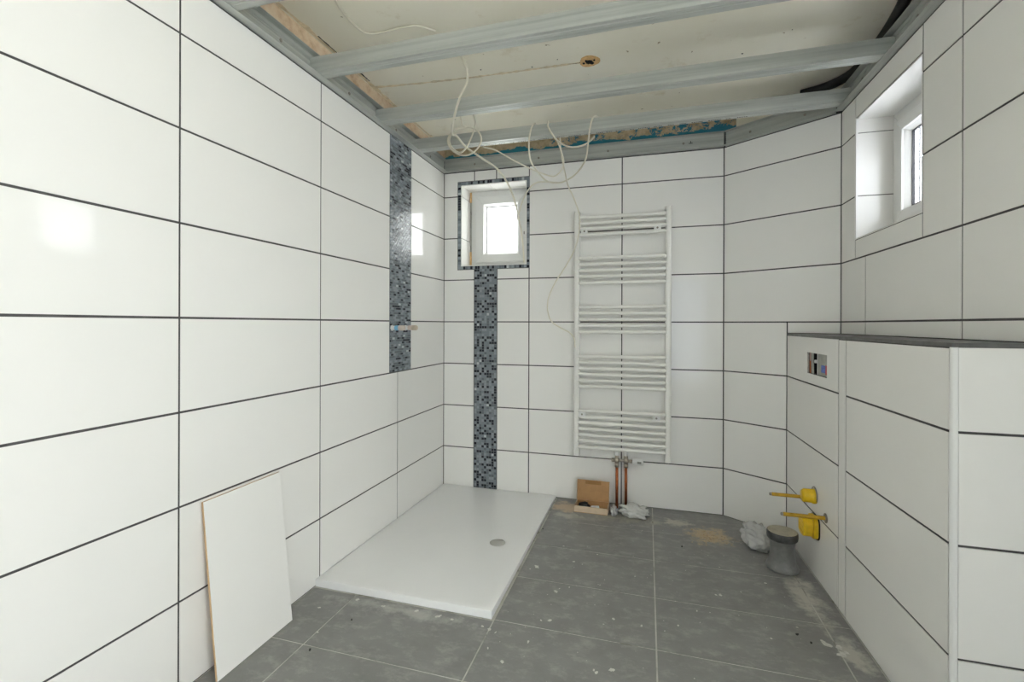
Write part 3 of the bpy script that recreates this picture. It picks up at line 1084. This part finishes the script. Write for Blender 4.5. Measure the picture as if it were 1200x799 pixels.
# radiator valve with its two copper pipes
V0 = Vector((-.152, 3.055, .306))
va = empty('radiator_valve', (V0.x, V0.y, 0))
tag(va, 'nickel twin radiator valve with white thermostat head on two copper pipes', 'valve')
for sx in (-.030, .026):
    MB().cyl((sx, 0, -.002), (sx, 0, V0.z - .025), .0088, 16).build('copper_pipe', M['copper'], va)
    vb = MB()
    vb.cyl((sx, 0, V0.z - .042), (sx, 0, V0.z - .018), .0150, 6)
    vb.cyl((sx, 0, V0.z - .020), (sx, 0, V0.z + .030), .0125, 16)
    vb.lathe([(.0125, -.015), (.017, -.010), (.0185, 0), (.017, .010), (.0125, .015)], (sx, 0, V0.z), 16)
    vb.cyl((sx, 0, V0.z + .018), (sx, 0, V0.z + .034), .0140, 6)
    vb.build('valve_body', M['nickel'], va)
    bevel(MB().cyl((sx, 0, V0.z + .032), (sx, 0, V0.z + .056), .0145, 18).build('valve_cap', M['white_plastic'], va), .002)
cr = MB().cyl((-.062, 0, V0.z), (.050, 0, V0.z), .0085, 14)
cr.cyl((-.064, 0, V0.z), (-.046, 0, V0.z), .0125, 6)
cr.cyl((.046, 0, V0.z), (.068, 0, V0.z), .0115, 14)
cr.build('cross_pipe', M['nickel'], va)
rot = Matrix.Rotation(math.pi / 2, 3, 'Y')
th = MB().lathe([(0, .066), (.016, .066), (.0195, .068), (.0205, .075), (.0205, .088), (.0215, .092), (.0215, .124), (.019, .131), (.010, .133), (0, .133)], (0, 0, V0.z), 24, M3=rot).build('thermostat_head', M['white_plastic'], va)
MB().box(.096, .120, -.0226, -.0205, V0.z - .007, V0.z + .007).build('scale_window', M['grey_panel'], th)


# ------------------------------------------------------------------ crumpled plastic
def crumple(name, loc, size, seed, mt, amp=.35, freq=2.2, rz=0.0, sub=4, peaks=()):
    bm = bmesh.new()
    bmesh.ops.create_icosphere(bm, subdivisions=sub, radius=1)
    off = Vector((seed * 3.7, seed * 1.3, seed * 2.1))
    for v in bm.verts:
        d = v.co.normalized()
        n = mnoise.multi_fractal(d * freq + off, .8, 2.1, 4) if hasattr(mnoise, 'multi_fractal') else 1
        r = abs(mnoise.noise(d * freq * 1.3 + off)) + .5 * abs(mnoise.noise(d * freq * 3.1 + off))
        s = 1 + amp * (r * 2 - .8)
        for (pd, pa, pw) in peaks:
            a = max(0, d.dot(Vector(pd).normalized()) - pw) / (1 - pw)
            s += pa * a
        co = d * s
        v.co = Vector((co.x * size[0], co.y * size[1], max(0.0, (co.z * .62 + .42)) * size[2]))
    me = bpy.data.meshes.new(name); bm.to_mesh(me); bm.free()
    me.materials.append(mt)
    for p in me.polygons:
        p.use_smooth = True
    o = bpy.data.objects.new(name, me); COL.objects.link(o)
    o.location = loc; o.rotation_euler = (0, 0, rz)
    return o


pb = crumple('plastic_bag', (-.070, 2.955, .001), (.085, .050, .068), 3, M['film2'], .36, 1.7, rz=-.05)
tag(pb, 'crumpled clear plastic bag on the floor at the foot of the copper pipes', 'plastic bag')
pf = crumple('plastic_scrap', (-.192, 2.945, .001), (.022, .040, .050), 8, M['film'], .35, 1.8)
tag(pf, 'loose transparent plastic wrapper between the cardboard box and the bag', 'plastic wrapper')

# ------------------------------------------------------------------ cardboard box
cb = empty('cardboard_box', (-.332, 2.975, 0), -.02)
tag(cb, 'small open cardboard box with lid standing up against the wall', 'box')
bwid, bdep, bhgt, th_ = .205, .115, .040, .003
body = MB()
body.box(-bwid / 2, bwid / 2, -bdep / 2, bdep / 2, .0005, th_)
ins = body.build('box_bottom', M['card'], cb)
for nm, a in (('front_wall', (-bwid / 2, bwid / 2, -bdep / 2, -bdep / 2 + th_)), ('rear_wall', (-bwid / 2, bwid / 2, bdep / 2 - th_, bdep / 2)),
              ('side_wall', (-bwid / 2, -bwid / 2 + th_, -bdep / 2 + th_, bdep / 2 - th_)), ('side_wall', (bwid / 2 - th_, bwid / 2, -bdep / 2 + th_, bdep / 2 - th_))):
    mb = MB().box(*a, th_, bhgt)
    o = mb.build(nm, M['card_out'] if nm != 'rear_wall' else M['card'], cb)
ld = MB().box(-bwid / 2 - .001, bwid / 2 + .001, 0, th_, 0, .125).build('lid', M['card'], cb)
ld.location = (0, bdep / 2 + .001, bhgt); ld.rotation_euler = (-.13, 0, 0)
MB().box(-.050, .050, -.0012, .0002, .100, .122).build('lid_tab', M['card_dark'], ld)
for sx in (-1, 1):
    MB().box(sx * (bwid / 2) - .001, sx * (bwid / 2) + .001, -.016, 0, .004, .120).build('lid_flap', M['card_out'], ld)
blk = crumple('rubber_part', (-.380, 2.965, .0035), (.036, .026, .046), 5, M['black'], .35, 1.8, sub=3)
tag(blk, 'black rubber fitting lying in the cardboard box', 'fitting')
bl2 = MB()
bl2.cyl((-.330, 2.950, .022), (-.288, 2.966, .019), .016, 14)
bl2.cyl((-.336, 2.948, .0225), (-.330, 2.950, .022), .010, 14)
o = bl2.build('plastic_fitting', M['white_plastic'])
tag(o, 'white plastic fitting lying in the cardboard box', 'fitting')

# ------------------------------------------------------------------ plumbing on the left wall
for (yy, band, tip, lab) in ((2.405, 'blue_tape', 'pale_pink', 'water pipe stub with blue tape on the brick mosaic stripe'),
                             (2.560, 'pale_pink', 'beige_plug', 'water pipe stub with beige plug at the edge of the brick mosaic stripe')):
    r_ = empty('pipe_stub', (XL, yy, 1.150))
    tag(r_, lab, 'pipe stub')
    rx = Matrix.Rotation(math.pi / 2, 3, 'Y')
    MB().lathe([(0, -.001), (.017, -.001), (.017, .004), (.013, .008), (.012, .024)], (0, 0, 0), 18, M3=rx).build('collar', M['white_plastic'], r_)
    MB().lathe([(.0125, .022), (.0145, .024), (.0145, .044), (.0125, .046)], (0, 0, 0), 18, M3=rx).build('band', M[band], r_)
    MB().lathe([(.012, .044), (.0150, .048), (.0155, .074), (.013, .080), (0, .081)], (0, 0, 0), 18, M3=rx).build('end_plug', M[tip], r_)

# ------------------------------------------------------------------ leaning tile
lt = empty('loose_tile', (-1.345, 1.366, .0))
tag(lt, 'spare white tile with tan edge standing upright, leaning on the wall', 'tile')
ltw, lth, ltt = .334, .583, .008
bd = MB().box(-ltt, 0, -ltw / 2, ltw / 2, 0, lth).build('tile_body', M['tile_back'], lt)
gz = MB().box(0, .0012, -ltw / 2, ltw / 2, 0, lth).build('glaze', M['tile'], lt)
lt.rotation_euler = (0, -math.asin(.062 / lth), 0)
lt.location = (-1.345, 1.366, .0015)


# ------------------------------------------------------------------ toilet connections on the boxing
def on_box(Y):
    return BX0.x + (BX1.x - BX0.x) * (BX0.y - Y) / (BX0.y - BX1.y)


def stud(Y, z, L, lab):
    X = on_box(Y)
    r_ = empty('mounting_stud', (X, Y, z)); tag(r_, lab, 'mounting stud', 'toilet mounting studs')
    rx = Matrix.Rotation(-math.pi / 2, 3, 'Y')
    MB().lathe([(0, .0045), (.019, .0045), (.021, .003), (.021, -.001), (0, -.001)], (0, 0, 0), 20, M3=rx).build('washer', M['steel'], r_)
    MB().lathe([(.0085, .003), (.0085, L - .012), (.0075, L - .010)], (0, 0, 0), 14, M3=rx).build('sleeve', M['ochre'], r_)
    MB().lathe([(.0070, L - .014), (.0070, L - .002), (.005, L), (0, L)], (0, 0, 0), 14, M3=rx).build('threaded_tip', M['steel'], r_)


stud(2.600, .330, .165, 'ochre sleeved threaded stud beside the small yellow pipe cap')
stud(2.362, .322, .178, 'ochre sleeved threaded stud passing over the large yellow drain cap')
Yc = 2.492
cp = empty('flush_pipe_plug', (on_box(Yc), Yc, .372)); tag(cp, 'small round yellow cap on the flush pipe, above the large one', 'pipe cap')
rx = Matrix.Rotation(-math.pi / 2, 3, 'Y')
MB().lathe([(0, -.001), (.033, -.001), (.034, .006), (.034, .012), (.030, .014), (.029, .050), (.025, .055), (0, .055)], (0, 0, 0), 28, M3=rx).build('cap', M['yellow'], cp)
MB().lathe([(.0345, -.0005), (.038, .001), (.038, .004), (.0342, .005)], (0, 0, .008), 28, M3=rx).build('seal_ring', M['steel'], cp)
MB().box(-.050, -.014, -.003, .003, .0285, .033).build('grip_rib', M['yellow'], cp)
Yc = 2.478
cp2 = empty('drain_cap', (on_box(Yc), Yc, .238)); tag(cp2, 'large yellow cap on the drain pipe, below the small one', 'drain cap')


def rsq(a, r, n=6):
    pts = []
    for (cx, cy, s) in ((a - r, a - r, 0), (-a + r, a - r, 1), (-a + r, -a + r, 2), (a - r, -a + r, 3)):
        for k in range(n + 1):
            t = (s + k / n) * math.pi / 2
            pts.append((cx + r * math.cos(t), cy + r * math.sin(t)))
    return pts


c2_ = MB().prism(rsq(.050, .030), 'x', .001, -.022)
bevel(c2_.build('cap_base', M['yellow'], cp2), .003)
bevel(MB().prism(rsq(.043, .030), 'x', -.021, -.062).build('cap_front', M['yellow'], cp2), .005)
for dz in (-.022, .0, .022):
    MB().box(-.064, -.061, -.030, .030, dz - .003, dz + .003).build('grip_rib', M['yellow'], cp2)
MB().prism(rsq(.0535, .030), 'x', .0, -.005).build('seal_ring', M['black'], cp2)

# cistern seen through the flush opening
bpy.context.view_layer.update()
ci = empty('cistern_unit'); ci.matrix_world = bw.o.matrix_world @ Matrix.Translation((HOLE[0], 0, HOLE[2]))
tag(ci, 'grey cistern unit visible through the rectangular opening in the half wall', 'cistern')
hw, hh = HOLE[1] - HOLE[0], HOLE[3] - HOLE[2]
MB().box(.0005, hw - .0005, .0245, .034, .0005, hh - .0005).build('black_gap_sheet', M['dark'], ci)  # black sheet stands in for the shaded depth of the gap
MB().box(.024, .054, .010, .0125, .0, hh).build('upright', M['grey_panel'], ci)
pan = MB().box(.098, hw - .001, .011, .050, .0, hh).build('panel', M['grey_panel'], ci)
MB().box(.104, .109, .009, .011, .0, hh).build('panel_rib', M['white_plastic'], pan)
MB().box(.150, .197, .0100, .011, .016, .050).build('blue_sticker', M['blue_sticker'], pan)
MB().box(.199, .224, .0100, .011, .010, .052).build('red_sticker', M['red_sticker'], pan)
MB().tube(spline([(.015, .016, 0), (.013, .016, .05), (.012, .016, hh)], 5), .0095, 12).build('tube', M['pink_tube'], ci)
MB().tube(spline([(.0235, .008, 0), (.020, .008, .02), (.019, .008, .06)], 5), .003, 8).build('tube', M['copper'], ci)
MB().cyl((.064, .03, .060), (.064, .012, .060), .008, 12).build('nipple', M['white_plastic'], ci)

# ------------------------------------------------------------------ pot and bag by the boxing
po = empty('plastic_pot', (.628, 2.520, 0))
tag(po, 'dusty grey plastic pot with flared foot and flat top beside the drain cap', 'pot')
MB().lathe([(0, .001), (.060, .001), (.069, .004), (.071, .012), (.069, .022), (.063, .032), (.057, .050), (.053, .075), (.052, .100), (.0535, .125), (.058, .142), (.062, .150)], (0, 0, 0), 40).build('body', M['pot'], po)
MB().lathe([(.0615, .146), (.0655, .150), (.067, .160), (.067, .178), (.0655, .183), (.062, .184)], (0, 0, 0), 40).build('rim', M['rim_dark'], po)
MB().lathe([(.0635, .184), (.056, .1855), (.040, .1835), (0, .183)], (0, 0, 0), 40).build('top', M['pot_top'], po)
wg = crumple('plastic_bag', (.565, 2.735, .001), (.062, .095, .100), 12, M['film'], .38, 1.5, rz=.5, peaks=[((0.2, .4, 1), .25, .6)])
tag(wg, 'crumpled milky plastic bag on the floor behind the grey pot', 'plastic bag')

# ------------------------------------------------------------------ plaster splashes and dust on the floor
SP = [(-.509, 2.205, .020), (-.535, 2.175, .007), (-.345, 2.304, .011), (-.30, 2.29, .006), (-.382, 2.024, .014), (-.33, 2.074, .008), (-.37, 2.05, .006),
      (.638, 1.970, .022), (.671, 1.925, .026), (.674, 1.965, .018), (.69, 1.94, .015), (.63, 1.985, .013), (-.125, 1.901, .010), (-.017, 1.889, .009),
      (-.367, 1.819, .012), (-.40, 1.81, .007), (.291, 2.195, .009), (.31, 2.20, .012), (-.418, 1.674, .011), (-.112, 1.618, .013), (-.161, 1.591, .011), (-.17, 1.60, .006),
      (-.58, 1.70, .014), (-.61, 1.71, .010), (-.55, 1.69, .007), (.45, 1.949, .008), (.563, 2.049, .006), (.20, 2.05, .006), (.40, 2.25, .006), (-.24, 2.41, .007),
      (-.55, 1.60, .008), (-.48, 1.55, .011), (.12, 1.93, .007), (.52, 2.36, .008), (.34, 2.45, .005), (-.42, 2.45, .006), (-.20, 2.13, .005), (-.05, 2.25, .005),
      (-1.297, 1.632, .009), (-1.20, 1.50, .008), (-1.05, 1.715, .013), (-.90, 1.725, .016), (-.80, 1.72, .018), (-.74, 1.715, .012), (-1.18, 1.725, .014)]
rnd = random.Random(21)
sm = MB()


def splat(mb, cx, cy, r0, h):
    n = 13; ph = rnd.uniform(0, 6)
    st_ = rnd.uniform(.6, 1.0); an = rnd.uniform(0, 3.1)
    pts = []
    for k in range(n):
        a = 2 * math.pi * k / n
        rr = r0 * (.75 + .35 * math.sin(2 * a + ph) * rnd.random() + rnd.uniform(-.22, .25))
        x, y = rr * math.cos(a), rr * st_ * math.sin(a)
        pts.append((cx + x * math.cos(an) - y * math.sin(an), cy + x * math.sin(an) + y * math.cos(an)))
    mb.prism(pts, 'z', .0, h)


for (cx, cy, r0) in SP:
    splat(sm, cx, cy, r0 * .78, .0010)
for k in range(110):
    cx, cy = rnd.uniform(-.55, .70), rnd.uniform(1.2, 2.95)
    splat(sm, cx, cy, rnd.uniform(.0012, .0034), .0008)
so = sm.build('plaster_splashes', M['splat'])
tag(so, 'white plaster splashes scattered over the grey floor tiles', 'plaster', kind='stuff')
dm = MB()
for k in range(170):
    a = rnd.uniform(0, 6.28); q = abs(rnd.gauss(0, .5))
    cx, cy = .335 + .11 * q * math.cos(a), 2.785 + .10 * q * math.sin(a)
    splat(dm, cx, cy, rnd.uniform(.0015, .006), rnd.uniform(.001, .003))
do = dm.build('plaster_dust', M['sand'])
tag(do, 'heap of tan plaster dust on the floor near the diagonal wall', 'dust', kind='stuff')
cm = MB()
for (cx, cy, r0) in ((.55, 2.0, .007), (.585, 1.962, .005), (-1.16, 1.41, .006), (-.57, 2.62, .004), (.18, 2.62, .005), (-1.12, 1.60, .004)):
    splat(cm, cx, cy, r0, .004)
co = cm.build('dark_crumbs', M['chip'])
tag(co, 'few dark crumbs of dirt on the grey floor tiles', 'crumbs', kind='stuff')
